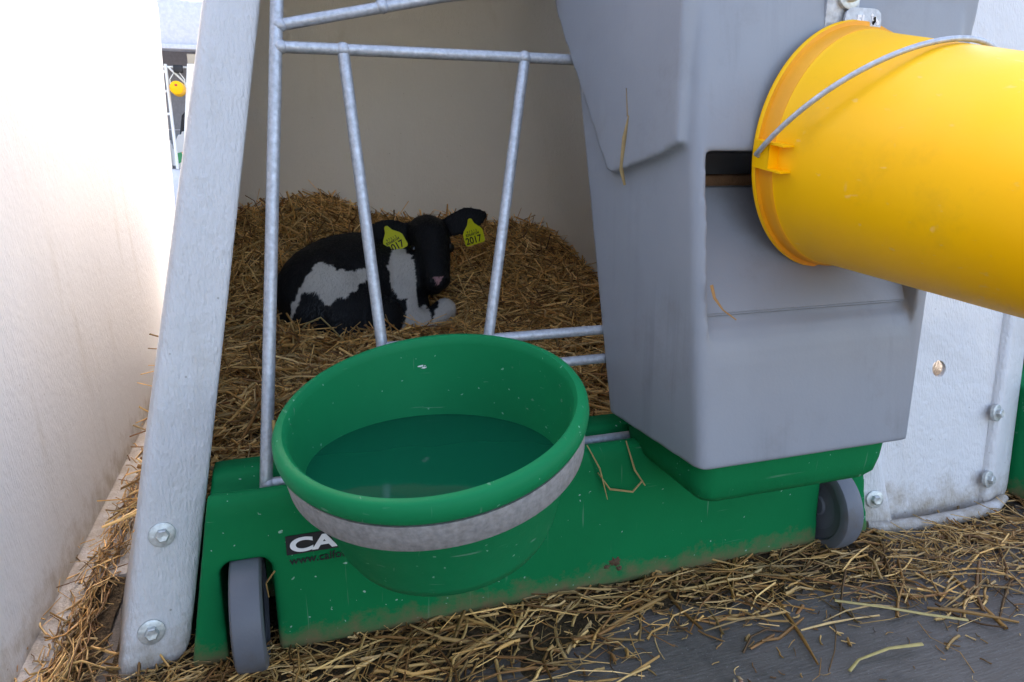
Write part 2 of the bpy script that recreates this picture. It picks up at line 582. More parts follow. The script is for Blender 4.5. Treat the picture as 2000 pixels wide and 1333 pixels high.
# gate -------------------------------------------------------------
def G(x, z):
    return (x, .86 + .2 * (z - .21), z)
def make_gate():
    g = empty('gate', (CX, .86, .215))
    r = .0072
    tube('post', [G(-.049, .212), G(.012, .80), G(.024, .92), G(.045, 1.0), G(.09, 1.05)], r * 1.1, M['galv'], g)
    tube('post', [G(.769, .212), G(.708, .80), G(.696, .92), G(.675, 1.0), G(.63, 1.05)], r * 1.1, M['galv'], g)
    tube('rail', [G(.088, 1.05), G(.632, 1.05)], r, M['galv'], g)
    tube('rail', [G(.008, .751), G(.712, .751)], r, M['galv'], g)
    tube('rail', [G(.010, .776), G(.225, .824), G(.36, .845), G(.51, .824), G(.71, .776)], r, M['galv'], g)
    tube('stub', [G(.141, .808), G(.141, 1.05)], r * .9, M['galv'], g)
    tube('brace', [G(.088, .748), G(.109, .386), G(.112, .222)], r * 1.05, M['galv'], g)
    tube('brace', [G(.331, .748), G(.256, .384), G(.250, .222)], r * 1.05, M['galv'], g)
    tube('rail', [G(.108, .377), G(.748, .377)], r, M['galv'], g)
    tube('rail', [G(.110, .336), G(.754, .336)], r, M['galv'], g)
    tube('rail', [G(-.047, .219), G(.767, .219)], r * 1.1, M['galv'], g)
    # weld beads
    for i, (x, z) in enumerate(((.012, .751), (.013, .777), (.088, .751), (.331, .751), (.141, .806), (-.045, .219))):
        p = Vector(G(x, z))
        lathe('weld', [(0, -.0085), (.005, -.0075), (.0098, -.003), (.0102, .001), (.0085, .005), (.004, .0085), (0, .009)], p, (.2, -.3, .9), M['galv'], g, 14)
    return g
gate = make_gate()
tag(gate, 'galvanised tube gate in front of the lying calf', 'gate', 'tube gates of the hutches')

# the next hutch to the right
h2 = copy_tree(hutch, (PITCH, 0, 0))
h2['label'] = 'white fibreglass hutch at the right edge behind the yellow bucket, mostly out of frame'
g2 = copy_tree(gate, (PITCH, 0, 0))
g2['label'] = 'galvanised gate of the hutch at the right picture edge, only a bar end showing'

for cx_, cz_, s_, sd_ in ((.418, .052, .0125, 3), (.404, .046, .006, 8), (.424, .040, .006, 5)):
    link('mud_splat', mud_splat(cx_, cz_, s_, sd_), M['mud'], hutch)

# the flat joining strip between the two hutches, bolted to both
def joining_strip():
    vs = []; zs = (.004, .02, .2, .5, .8, 1.05)
    for z in zs:
        a = Vector((CX + .523 - .19 * z + .028, .848 + .2 * z, z)); b = Vector((CX - .523 + PITCH + .19 * z - .022, .829 + .2 * z, z))
        n = Vector((-(b - a).y, (b - a).x, 0)).normalized()
        for p in (a + n * -.004, b + n * -.004, b + n * .004, a + n * .004): vs.append(p)
    fs = []
    for i in range(len(zs) - 1):
        for k in range(4): fs.append((i * 4 + k, i * 4 + (k + 1) % 4, i * 4 + 4 + (k + 1) % 4, i * 4 + 4 + k))
    fs += [(3, 2, 1, 0), tuple(range((len(zs) - 1) * 4, len(zs) * 4))]
    b = bmesh.new(); b.from_mesh(pyd(vs, fs))
    me = bm_me(b)
    hv, hf = lathe_data([(0, -.03), (.0145, -.03), (.0145, .06), (0, .06)], (1.078, .895, .258), (0, -1, 0), 28)
    hb = bmesh.new(); hb.from_mesh(pyd(hv, hf)); bmesh.ops.remove_doubles(hb, verts=hb.verts[:], dist=1e-4)
    me = boolean(me, [bm_me(hb)])
    o = link('joining_strip', me, M['shell'], None, False)
    box('sun_blocker', (.965, .915, .335), (1.150, 1.25, .343), M['shell'], o)  # unseen cover added over the slot to keep sun off the hole
    # turned-up lip along the foot
    lp = [(.902, .824, .004), (.925, .815, .0), (1.02, .806, -.001), (1.10, .802, .001), (1.17, .806, .004), (1.205, .815, .012)]
    tube('foot_lip', [(x, y + .004, z + .009) for x, y, z in lp], [.008, .011, .012, .012, .011, .007], M['shell'], o, 12)
    tag(o, 'white strip bolted between the two hutches right of the wheel', 'strip')
    
joining_strip()
# on the right-hand hutch the two near bolts go through the joining strip
for ch in h2.children:
    if ch.name.startswith('bolt') and ch.data.vertices[0].co.x < CX:
        ch.location = ch.location + Vector((-.030, -.003, 0))

# sticker on the base ---------------------------------------------------
def sticker():
    fy = lambda z: .8040 + (.812 - .804) * (z - .02) / .192 - .0006
    z0, z1 = .146, .171
    nz = Vector((0, .8 / 19.2, 1)).normalized()
    e = box_bm((-.0295, 0, 0), (.205, .0012, z1 - z0))
    for v in e.verts:
        v.co.y += fy(z0 + v.co.z) - .0012; v.co.z += z0
    st = link('logo_sticker', bm_me(e), M['black'], None, False)
    tag(st, 'black sticker with white capital letters on the green base, half hidden by the bucket', 'sticker')
    t1 = text_me('CALFOTEL', .0250, 1.60, .0009)
    place_text(t1, (-.0255, fy(z0) - .0016, z0 + .0036), (1, 0, 0), nz)
    link('lettering', t1, M['white_print'], st, False)
    t2 = text_me('www.calfotel.com', .0150, .98, .0001)
    place_text(t2, (-.027, fy(.132) - .0010, .1325), (1, 0, 0), nz)
    link('web_address', t2, M['black'], st, False)
sticker()

# ------------------------------------------------------------------ green bucket, ring and water
BC = Vector((.134, .694, .366)); BN = Vector((-.141, -.185, 1)).normalized()
def green_bucket():
    prof = [(.0, -.155), (.100, -.155), (.113, -.148), (.120, -.132), (.148, -.030), (.1505, -.010), (.1525, -.003), (.1555, .0008), (.160, .0012), (.164, -.001),
            (.1668, -.006), (.1674, -.012), (.1662, -.019), (.1630, -.0235), (.1595, -.0245), (.1565, -.028), (.1265, -.142), (.120, -.157), (.108, -.166), (.100, -.168), (0, -.165)]
    o = lathe('bucket', prof, BC, BN, M['green_bucket'], None, 128, False, 35)
    tag(o, 'round green plastic water bucket held in a grey band on the gate', 'bucket')
    # ring band
    r1 = [(.1560, -.028), (.1590, -.0265), (.1622, -.0265), (.1630, -.028), (.1612, -.055), (.1602, -.0565), (.1560, -.0565), (.1500, -.055)]
    rb = lathe('bucket_ring', r1, BC, BN, M['ringband'], gate, 128, True, 40)
    rb['label'] = 'flat weathered grey band that holds the green bucket'
    # arms of the ring to the gate
    for x in (.108, .252):
        tube('ring_arm', [(x, .845, .352), G(x + .003, .362)], .006, M['galv'], gate)
    # water: flat disc at one level, cut to the sloping bucket wall
    zw = .297
    vs = [(BC.x, BC.y, zw)]; n = 96
    for k in range(n):
        t = 2 * math.pi * k / n; d = Vector((math.cos(t), math.sin(t), 0))
        r = .12
        for _ in range(30):
            p = Vector((BC.x, BC.y, zw)) + d * r
            s = (p - BC).dot(BN); rad = ((p - BC) - BN * s).length
            lim = .120 + (.148 - .120) * (s + .132) / .102
            r += (lim - rad) * .8
        vs.append(Vector((BC.x, BC.y, zw)) + d * (r + .0008))
    fs = [(0, 1 + k, 1 + (k + 1) % n) for k in range(n)]
    N = NT('bucket_water')
    v = N.coords('Object')
    nb = N.bump(N.noise(v, 9, 2), .05, .01)
    N.fin((.0, .075, .036), .05, nb, .5)
    N.b.inputs['IOR'].default_value = 1.33
    tagw = link('water', pyd(vs, fs), N.m, None)
    tag(tagw, 'still dark water in the green bucket', 'water')
green_bucket()
def scuff():
    rnd = random.Random(4); vs, fs = [], []
    for k in range(7):
        t = math.radians(84 + rnd.uniform(-2.2, 2.2)); r = .1475; s_ = -.034 + rnd.uniform(-.002, .002)
        ref = Vector((1, 0, 0)); v_ = BN.cross(ref).normalized(); u = v_.cross(BN).normalized()
        d = u * math.cos(t) + v_ * math.sin(t); c = BC + BN * s_ + d * (r - .002); q = BN.cross(d)
        b0 = len(vs); n = 6; rr = rnd.uniform(.0006, .0018)
        for i in range(n): vs.append(c + q * math.cos(6.283 * i / n) * rr * rnd.uniform(.6, 2.2) + BN * math.sin(6.283 * i / n) * rr * rnd.uniform(.5, 1.0))
        fs.append(tuple(range(b0, b0 + n)))
    link('scuff_mark', pyd(vs, fs), M['white_print'], bpy.data.objects['bucket'], False)
scuff()

# ------------------------------------------------------------------ grey feeder
def feeder():
    f = empty('feed_box', (.60, .76, .215))
    def yf(z): return .645 + .107 * (z - .265)
    def yb(z): return .868 + .207 * (z - .27)
    def xl(z): return .4405 - .025 * (z - .265)
    def xlb(z): return .425 - .045 * (z - .27)
    def xr(z): return .757 + .105 * (z - .265)
    def hexa(z0, z1, dl=0, dr=0, df=0, bk=0):
        b = bmesh.new()
        c = []
        for z in (z0, z1):
            c.append([b.verts.new(p) for p in ((xl(z) - dl, yf(z) - df, z), (xr(z) + dr, yf(z) - df, z), (xr(z) + dr, yb(z) + bk, z), (xlb(z) - dl, yb(z) + bk, z))])
        lo, hi = c
        b.faces.new(lo[::-1]); b.faces.new(hi)
        for i in range(4): b.faces.new((lo[i], lo[(i + 1) % 4], hi[(i + 1) % 4], hi[i]))
        bmesh.ops.recalc_face_normals(b, faces=b.faces[:])
        return b
    b = hexa(.262, .98)
    ed = [e for e in b.edges if abs(e.verts[0].co.z - e.verts[1].co.z) > .3]
    bmesh.ops.bevel(b, geom=ed, offset=.014, segments=4, affect='EDGES', profile=.5)
    body = bm_me(b)
    # raised hopper on both flanks
    polyL = [(.700, .634), (.735, .622), (.835, .600), (.853, .603), (.985, .80), (1.00, .83), (1.02, .98), (.704, .98)]
    hop = bmesh.new()
    for sgn in (0, 1):
        p = prism_bm(polyL, 0, 0, 1)
        for v in p.verts:
            x_in, x_out = (.47, None)
            t = v.co.x
            if sgn == 0:
                k = (v.co.y - yf(v.co.z)) / (yb(v.co.z) - yf(v.co.z))
                edge = xl(v.co.z) * (1 - k) + xlb(v.co.z) * k
                v.co.x = .47 if t < .5 else edge - .0125
            else:
                v.co.x = .74 if t < .5 else xr(v.co.z) + .011
        bmesh.ops.recalc_face_normals(p, faces=p.faces[:])
        tm = bpy.data.meshes.new('t'); p.to_mesh(tm); p.free(); hop.from_mesh(tm)
    hop = bm_me(hop)
    body = boolean(body, [hop], 'UNION')
    # the recess with its sloping floor
    rec = [(.55, .386), (.6584, .388), (.6606, .402), (.6645, .415), (.6705, .4265), (.679, .4345), (.758, .584), (.81, .590), (.81, .626), (.55, .626)]
    c1 = prism_bm(rec, 0, 0, 1)
    for v in c1.verts:
        z = v.co.z
        v.co.x = (xl(z) + .0135) if v.co.x < .5 else (xr(z) - .024)
    # only the part above the shoulder keeps the full width
    body = boolean(body, [bm_me(c1)])
    body = voxel(body, .0031, 4, .5)
    link('body', body, M['grey'], f)
    # lid: thin plate on the sloping floor
    ld = bmesh.new()
    vs = []
    for (y, z) in ((.6815, .4395), (.7565, .5815)):
        for x in (xl(z) + .0155, xr(z) - .026):
            vs.append((x, y, z))
    q = [ld.verts.new(v) for v in vs]; d = Vector((0, .0025, -.0009)); u = Vector((0, -.0042, .0027))
    lo = [ld.verts.new(v.co + d) for v in q]
    for v in q: v.co += u
    F = [(0, 1, 3, 2)]
    ld.faces.new([q[i] for i in F[0]]); ld.faces.new([lo[i] for i in F[0]][::-1])
    for a, c in ((0, 1), (1, 3), (3, 2), (2, 0)): ld.faces.new((q[a], lo[a], lo[c], q[c]))
    bmesh.ops.recalc_face_normals(ld, faces=ld.faces[:])
    bmesh.ops.bevel(ld, geom=ld.edges[:], offset=.002, segments=2, affect='EDGES')
    l = link('lid', bm_me(ld), M['grey'], f, True, 40); l['label'] = 'flat sloping grey lid in the mouth of the feed box'
    box('feed_residue', (xl(.59) + .016, .764, .583), (xr(.59) - .026, .802, .598), simple('feed_dust', (.26, .14, .07), .85, 0, .8, 200, (.18, .10, .05)), f, .005)
    # green trough
    tb = bmesh.new()
    rings = []
    levels = [(.2785, 0.0), (.258, .001), (.232, .004), (.214, .009), (.204, .018), (.199, .032)]
    for z, ins in levels:
        r = []
        x0, x1, y0, y1 = .449 + ins, .745 - ins * 1.1, .658 + ins * .8, .872 - ins
        rad = .030 - min(ins, .01)
        for (cx_, cy_, a0) in ((x1 - rad, y1 - rad, 0), (x0 + rad, y1 - rad, 90), (x0 + rad, y0 + rad, 180), (x1 - rad, y0 + rad, 270)):
            for k in range(7):
                t = math.radians(a0 + 15 * k)
                r.append(tb.verts.new((cx_ + rad * math.cos(t), cy_ + rad * math.sin(t), z)))
        rings.append(r)
    for a, c in zip(rings, rings[1:]):
        for k in range(len(a)): tb.faces.new((a[k], a[(k + 1) % len(a)], c[(k + 1) % len(a)], c[k]))
    tb.faces.new(rings[-1]); tb.faces.new(rings[0][::-1])
    tr = link('trough', bm_me(tb), M['tray'], f, True, 60); tr['label'] = 'green trough under the grey feed box'
    # metal bracket with bolt and a scratched plate
    Y = yf(.79)
    br = box('bracket', (.5945, Y - .004, .735), (.6400, Y + .004, .97), M['galv'], f, .0015)
    hex_bolt('bolt', (.6215, Y - .0055, .7935), (0, -1, .1), M['bolt'], f, 1.05)
    pw = [(.6185, .72), (.6665, .72), (.6675, .770), (.6660, .7775), (.661, .7812), (.656, .782), (.628, .782), (.622, .7808), (.618, .777), (.6165, .770)]
    pb = prism_bm(pw, 1, Y - .0095, Y - .0065)
    hk = link('hook_plate', bm_me(pb), M['galv'], f, False); hk['label'] = 'small rounded metal hook plate with scratched white marks'
    box('hook_arm', (.625, Y - .0066, .722), (.659, Y + .004, .728), M['galv'], f, .001)
    # worn white marks on the plate: "5 L" and a worn patch
    t = text_me('5L', .0165, .85, .0007, .0002); place_text(t, (.6325, Y - .0098, .7625), (1, 0, .04), (0, .0, 1))
    link('volume_mark', t, M['white_print'], f, False)
    rnd = random.Random(5)
    for k in range(16):
        x = .6515 + rnd.random() * .0120; z = .752 + rnd.random() * .024; s = .0012 + rnd.random() * .0022
        if x > .660 and z > .770: continue
        n = 7; vs = [(x + math.cos(6.283 * i / n) * s * rnd.uniform(.6, 1.3), Y - .0099, z + math.sin(6.283 * i / n) * s * rnd.uniform(.6, 1.9)) for i in range(n)]
        link('paint_fleck', pyd(vs, [tuple(range(n))]), M['white_print'], hk, False)
    tag(f, 'tall grey plastic feed box with green trough hanging outside the gate', 'feeder')
feeder()

# ------------------------------------------------------------------ yellow bucket
def yellow_bucket():
    c = Vector((.6407, .7046, .6288)); a = Vector((.101, -.9798, -.1729)).normalized()
    X = Vector((1, 0, 0)); X = (X - a * X.dot(a)).normalized(); U = a.cross(X); U = U if U.z > 0 else -U
    L = .34; r0 = .1325; k = .081
    def skew(me):
        # the soft rim is pulled a little out of square by the hook
        for v in me.vertices:
            q = v.co - c; s = q.dot(a); f = max(0.0, 1 - max(s, 0) / .3)
            v.co += a * (f * (-.124 * q.dot(U) - .058 * q.dot(X)))
        return me
    prof = [(.1275, .002), (.1385, .000), (.1406, .0012), (.1410, .0035), (.1400, .0055), (.1388, .0070), (.1352, .0072), (.1340, .009), (.1337, .022), (.1322, .0245), (r0 - k * .03, .030)]
    for i in range(1, 9): s = .030 + (L - .034) * i / 8; prof.append((r0 - k * s, s))
    prof += [(r0 - k * L - .003, L - .002), (r0 - k * L - .007, L), (r0 - k * L - .012, L - .004), (.0, L - .006)]
    inner = [(.0, L - .010)] + [(r0 - k * s - .0035, s) for s in (L - .010, L * .6, L * .3, .03)]
    prof = prof + inner
    o = lathe('bucket', prof, c, a, M['yellow'], None, 128, True, 38)
    skew(o.data)
    tag(o, 'yellow plastic bucket lying sideways, its mouth against the grey feed box', 'bucket')
    # grimy channel behind the lip
    cl = lathe('rim_channel', [(.1340, .0068), (.1397, .0064), (.1399, .0072), (.1354, .0076), (.1345, .010), (.1342, .0225), (.1322, .0255), (.130, .0255)], c, a, M['yellow_rim'], o, 128, True, 38)
    skew(cl.data)
    # lugs for the handle
    for sg in (-1, 1):
        lug = bmesh.new()
        def lb(x0, x1, s0, s1, u0, u1):
            vs = [lug.verts.new(c + X * sg * x + a * s + U * u) for x in (x0, x1) for s in (s0, s1) for u in (u0, u1)]
            for F in ((0, 1, 3, 2), (4, 6, 7, 5), (0, 4, 5, 1), (2, 3, 7, 6), (0, 2, 6, 4), (1, 5, 7, 3)): lug.faces.new([vs[j] for j in F])
        lb(.127, .1435, .006, .050, .0125, .0145)
        lb(.127, .1435, .006, .050, -.0145, -.0125)
        lb(.1405, .1435, .006, .030, -.0125, .0125)
        lb(.127, .1435, .028, .0305, -.0125, .0125)
        me = skew(bm_me(lug))
        link('handle_lug', me, M['yellow'], o, False)
    hp = []
    hc = c + a * .023
    phi = math.radians(52); W = a * math.cos(phi) + U * math.sin(phi)
    for i in range(41):
        t = math.pi * i / 40
        hp.append(hc - X * .1475 * math.cos(t) + W * .160 * math.sin(t) ** .92)
    hp = [hc - X * .130 - W * .004, hc - X * .1395 - W * .003] + hp + [hc + X * .1395 - W * .003, hc + X * .130 - W * .004]
    hh = tube('wire_handle', hp, .0029, M['galv'], o, 12)
yellow_bucket()

# ------------------------------------------------------------------ left neighbour: big smooth white wall of another hutch
def left_hutch():
    rings = []
    def ring(z, ins):
        x0, x1 = -1.9 + ins, -.350 - .025 * z - ins
        y0, y1 = -.9 + ins, 2.62 + .45 * z - ins
        r = max(.10 - ins * .1, .04); pts = []
        for (cx_, cy_, a0) in ((x1 - r, y1 - r, 0), (x0 + r, y1 - r, 90), (x0 + r, y0 + r, 180), (x1 - r, y0 + r, 270)):
            for k in range(10):
                t = math.radians(a0 + 10 * k); pts.append((cx_ + r * math.cos(t), cy_ + r * math.sin(t), z))
        return pts
    for z in (.0, .03, .08, .2, .4, .6, .8, 1.0, 1.15): rings.append(ring(z, 0))
    for k in range(1, 7):
        t = math.radians(15 * k); rings.append(ring(1.15 + .2 * math.sin(t), .2 * (1 - math.cos(t))))
    # foot rounds out into the flange
    n = len(rings[0]); vs = [v for r in rings for v in r]; fs = []
    for i in range(len(rings) - 1):
        for k in range(n): fs.append((i * n + k, i * n + (k + 1) % n, (i + 1) * n + (k + 1) % n, (i + 1) * n + k))
    fs.append(tuple(range((len(rings) - 1) * n, len(rings) * n)))
    h = empty('calf_hutch', (-1.1, .7, 0))
    link('shell', pyd(vs, fs), M['white_wall'], h, True, 60)
    box('ground_flange', (-.352, -.6, .001), (-.311, 2.2, .014), M['shell'], h, .005)
    tag(h, 'large smooth white hutch wall filling the left side of the picture', 'calf hutch', 'calf hutches standing in a row')
left_hutch()

# ------------------------------------------------------------------ straw
PAL = [(.45, .285, .10), (.38, .23, .075), (.31, .175, .055), (.50, .345, .14), (.23, .125, .042), (.41, .28, .11), (.54, .385, .16), (.17, .09, .034)]
def straw_mesh(P, yaw, pitch, L, rad, bend, tint, flat, segs=3):
    """n straws as 3-sided bent prisms in one mesh"""
    n = len(P); K = segs + 1
    d = np.stack([np.cos(pitch) * np.cos(yaw), np.cos(pitch) * np.sin(yaw), np.sin(pitch)], 1)
    s = np.stack([-np.sin(yaw), np.cos(yaw), np.zeros(n)], 1)
    u = np.cross(s, d) * -1
    u[u[:, 2] < 0] *= -1
    t = np.linspace(-.5, .5, K)
    V = np.zeros((n, K, 3, 3))
    kr = np.random.default_rng(n)
    kink = np.where(kr.random((n, K, 2)) < .22, kr.normal(0, .09, (n, K, 2)), kr.normal(0, .012, (n, K, 2)))
    taper = kr.uniform(.55, 1.15, (n, K))
    for i, tt in enumerate(t):
        c = P + d * (L * tt)[:, None] + s * (bend[:, 0] * L * (tt * tt * 4 - .5) * .5)[:, None] + u * (bend[:, 1] * L * (.5 - tt * tt * 4) * .5)[:, None]
        c = c + s * (kink[:, i, 0] * L)[:, None] + u * (kink[:, i, 1] * L * .4)[:, None]
        for k in range(3):
            a = 2 * math.pi * k / 3 + math.pi / 2
            V[:, i, k] = c + s * (rad * taper[:, i] * math.cos(a))[:, None] + u * (rad * taper[:, i] * flat * math.sin(a))[:, None]
    base = (np.arange(n) * K * 3)[:, None, None]
    i = np.arange(segs)[None, :, None]; k = np.arange(3)[None, None, :]
    a = base + i * 3 + k; b = base + i * 3 + (k + 1) % 3
    Q = np.stack([a, b, b + 3, a + 3], -1).reshape(-1, 4)
    me = bpy.data.meshes.new('straw')
    me.vertices.add(n * K * 3); me.vertices.foreach_set('co', V.reshape(-1))
    me.loops.add(Q.size); me.loops.foreach_set('vertex_index', Q.reshape(-1).astype(np.int32))
    me.polygons.add(len(Q)); me.polygons.foreach_set('loop_start', np.arange(0, Q.size, 4, dtype=np.int32))
    me.polygons.foreach_set('loop_total', np.full(len(Q), 4, dtype=np.int32))
    at = me.attributes.new('tint', 'FLOAT_COLOR', 'POINT')
    cc = np.ones((n, K * 3, 4)); cc[:, :, :3] = tint[:, None, :]
    at.data.foreach_set('color', cc.reshape(-1))
    me.update(calc_edges=True)
    return me
def tints(rng, n, gain=1.0):
    p = np.array(PAL)[rng.integers(0, len(PAL), n)]
    p = np.where(rng.random((n, 1)) < .14, p * .4 + np.array([.40, .31, .16]), p)
    p = np.where(rng.random((n, 1)) < .16, p * .45, p)
    return p * rng.uniform(.65, 1.3, (n, 1)) * gain * np.array([1.12, .98, .86])

def lumps(x, y, s, seed):
    return noise.noise(Vector((x * s, y * s, seed)))
def sm(a, b, x):
    t = min(max((x - a) / (b - a), 0), 1); return t * t * (3 - 2 * t)
def bed_h(x, y):
    bk = np.interp(x, [-.2, -.05, .05, .16, .26, .5, .7, .9, 1.1], [.40, .43, .455, .45, .40, .38, .36, .335, .27])
    h = .165 + (bk - .165) * sm(1.72, 2.38, y) + .035 * sm(.3, -.15, x) * sm(1.2, 1.6, y)
    h += .034 * lumps(x, y, 5, 1.3) + .026 * lumps(x, y, 12, 4.1)
    h += .030 * math.exp(-((y - 1.655) / .06) ** 2) * sm(-.1, .02, x) * sm(.5, .4, x)
    h += .028 * sm(.4, .8, x) * sm(1.1, 1.6, y)
    return h
def bedding():
    N = NT('matted_straw')
    v = N.coords('Object')
    f1 = N.noise(N.coords('Object', scale=(1, 6, 1), rot=(0, 0, .5)), 40, 6, .7)
    c = N.ramp(f1, [(.3, (.07, .042, .016)), (.55, (.17, .105, .04)), (.75, (.28, .185, .07))])
    N.fin(c, .8, N.bump(f1, .8, .01), .2)
    nx, ny = 70, 100
    vs, fs = [], []
    for j in range(ny + 1):
        y = .93 + 1.64 * j / ny
        for i in range(nx + 1):
            x = -.26 + 1.26 * i / nx
            vs.append((x, y, bed_h(x, y) - .012))
    for j in range(ny):
        for i in range(nx):
            a = j * (nx + 1) + i; fs.append((a, a + 1, a + nx + 2, a + nx + 1))
    # keep inside the rounded back of the shell
    def inside(x, y, m=.02):
        hw = .58 - m
        if y > 2.12:
            q = (y - 2.12) / .44
            if q >= 1: return False
            hw *= math.sqrt(1 - q * q)
        return abs(x - CX) < hw
    fs = [f for f in fs if inside(vs[f[0]][0], vs[f[0]][1], .0)]
    me = pyd(vs, fs)
    b = link('straw_bed', me, N.m)
    tag(b, 'deep bed of loose golden straw heaped up inside the hutch', 'straw', kind='stuff')
    rng = np.random.default_rng(3)
    P = []; yaw = []; pit = []; L = []
    while len(P) < 17000:
        y = .95 + 1.6 * rng.random() ** 1.0; x = -.26 + 1.26 * rng.random()
        if not inside(x, y): continue
        l = .04 + .19 * rng.random() ** 1.6
        z = bed_h(x, y) - .006 + .022 * rng.random() ** 2
        # slope of the heap
        an = rng.random() * 6.283
        e = .05
        sl = (bed_h(x + math.cos(an) * e, y + math.sin(an) * e) - bed_h(x - math.cos(an) * e, y - math.sin(an) * e)) / (2 * e)
        P.append((x, y, z)); yaw.append(an); pit.append(math.atan(sl) + rng.normal() * .16); L.append(l)
    for _ in range(6000):
        y = .95 + 1.5 * rng.random(); x = -.26 + 1.26 * rng.random()
        if not inside(x, y): continue
        P.append((x, y, bed_h(x, y) + .008 + .012 * rng.random())); yaw.append(rng.random() * 6.28); pit.append(rng.normal() * .3); L.append(rng.uniform(.008, .035))
    # upright ends poking out at the back
    for _ in range(480):
        x = -.16 + 1.1 * rng.random(); y = 1.9 + .45 * rng.random()
        if not inside(x, y, .1): continue
        P.append((x, y, bed_h(x, y) + .025)); yaw.append(rng.random() * 6.28); pit.append(rng.uniform(.35, 1.2)); L.append(rng.uniform(.05, .12))
    n = len(P)
    P = np.array(P); rad = .0012 + .0030 * rng.random(n) ** 1.6
    me = straw_mesh(P, np.array(yaw), np.array(pit), np.array(L), rad, rng.normal(0, .13, (n, 2)), tints(rng, n, 1.75), rng.uniform(.35, 1, n))
    s = link('loose_straw', me, M['straw'], b, False); tag(s, kind='stuff')
bedding()

def litter():
    rng = np.random.default_rng(11)
    P = []; yaw = []; pit = []; L = []; rad = []; g = []
    def heap(x, y):
        d = max(.80 - y, 0)
        edge = .165 + .03 * math.sin(x * 9) + .05 * sm(.75, 1.0, x) + .02 * math.sin(x * 23 + 1)
        return max(0, 1 - d / edge)
    tries = 0
    while len(P) < 3300 and tries < 200000:
        tries += 1
        x = -.25 + 2.1 * rng.random(); y = .56 + .30 * rng.random()
        h = heap(x, y)
        if rng.random() > h ** .8 + .02: continue
        if .87 < x < 1.24 and y > .785: continue
        if x < .05 and rng.random() < .3: continue
        l = .012 + .15 * rng.random() ** 2.2
        z = .003 + .018 * h * rng.random()
        if .87 < x < 1.24: z = .003 + .010 * h * rng.random()
        P.append((x, y, z)); yaw.append(rng.normal(.15, .75)); pit.append(rng.normal(0, .10) * (h + .05)); L.append(l); rad.append(.0007 + .0026 * rng.random() ** 1.7); g.append(rng.uniform(.45, 1.15))
    # chaff and small bits on the open concrete
    for _ in range(520):
        x = .1 + 1.5 * rng.random(); y = .40 + .36 * rng.random()
        if rng.random() > sm(.36, .74, y) + .08: continue
        P.append((x, y, .0022)); yaw.append(rng.random() * 6.28); pit.append(rng.normal(0, .03)); L.append(rng.uniform(.004, .022)); rad.append(rng.uniform(.0005, .0016)); g.append(rng.uniform(.6, 1.1))
    # in the gap between the hutches
    for _ in range(2300):
        y = .78 + 1.5 * rng.random() ** 1.6; x = -.29 + rng.normal() * .035
        if x > -.284: continue
        if -.349 < x < -.318 and rng.random() < .8: continue
        x = max(x, -.37)
        P.append((x, y, .006 + .03 * rng.random() * (1 if x > -.315 else .6))); yaw.append(math.pi / 2 + .05 + rng.normal() * (.22 if rng.random() < .8 else .6)); pit.append(rng.normal(0, .10)); L.append(.02 + .10 * rng.random() ** 1.5); rad.append(rng.uniform(.0006, .002)); g.append(rng.uniform(.6, 1.05))
    # below and beside the flange foot and the wheels
    for _ in range(500):
        x = rng.uniform(-.30, -.02); y = rng.uniform(.74, .90)
        if x > -.275 and y > .815: continue
        P.append((x, y, .004 + .02 * rng.random())); yaw.append(rng.random() * 6.28); pit.append(rng.normal(0, .15)); L.append(.02 + .08 * rng.random() ** 1.5); rad.append(rng.uniform(.0006, .002)); g.append(rng.uniform(.6, 1.05))
    # straw packed in the slot between the two hutches, seen through the hole
    for _ in range(700):
        x = rng.uniform(.99, 1.14); z = .30 * rng.random() + .02; y = .985 + .03 * rng.random()
        P.append((x, y, z)); yaw.append(rng.normal() * .5); pit.append(rng.normal(0, .5)); L.append(.03 + .05 * rng.random()); rad.append(rng.uniform(.0008, .002)); g.append(rng.uniform(.6, 1.05))
    # under the right-hand flanges
    for _ in range(900):
        x = rng.uniform(.85, 1.7); y = rng.uniform(.70, .98)
        if .86 < x < 1.26 and y > .79: continue
        P.append((x, y, .003 + .025 * rng.random())); yaw.append(rng.random() * 6.28); pit.append(rng.normal(0, .12)); L.append(.02 + .08 * rng.random() ** 1.5); rad.append(rng.uniform(.0006, .002)); g.append(rng.uniform(.6, 1.05))
    n = len(P)
    me = straw_mesh(np.array(P), np.array(yaw), np.array(pit), np.array(L), np.array(rad), rng.normal(0, .12, (n, 2)), tints(rng, n, 1.38) * np.array(g)[:, None], rng.uniform(.3, 1, n))
    o = link('straw_litter', me, M['straw'], None, False)
    tag(o, 'loose straw and chaff scattered on the concrete before the hutch bases', 'straw', kind='stuff')
    # dark mulch under the litter
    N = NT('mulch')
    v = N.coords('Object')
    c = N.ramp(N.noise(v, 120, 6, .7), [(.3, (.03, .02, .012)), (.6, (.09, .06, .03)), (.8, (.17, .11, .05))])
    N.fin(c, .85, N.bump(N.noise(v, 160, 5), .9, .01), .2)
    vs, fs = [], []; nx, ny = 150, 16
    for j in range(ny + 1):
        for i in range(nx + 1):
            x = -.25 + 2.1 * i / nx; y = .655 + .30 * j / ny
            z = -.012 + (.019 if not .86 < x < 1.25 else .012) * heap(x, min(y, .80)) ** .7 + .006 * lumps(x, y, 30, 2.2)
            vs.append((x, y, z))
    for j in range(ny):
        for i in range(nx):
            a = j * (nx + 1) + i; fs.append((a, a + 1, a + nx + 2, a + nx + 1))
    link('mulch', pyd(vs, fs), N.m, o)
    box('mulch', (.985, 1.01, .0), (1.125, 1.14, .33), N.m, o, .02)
    vs, fs = [], []; nx, ny = 8, 60
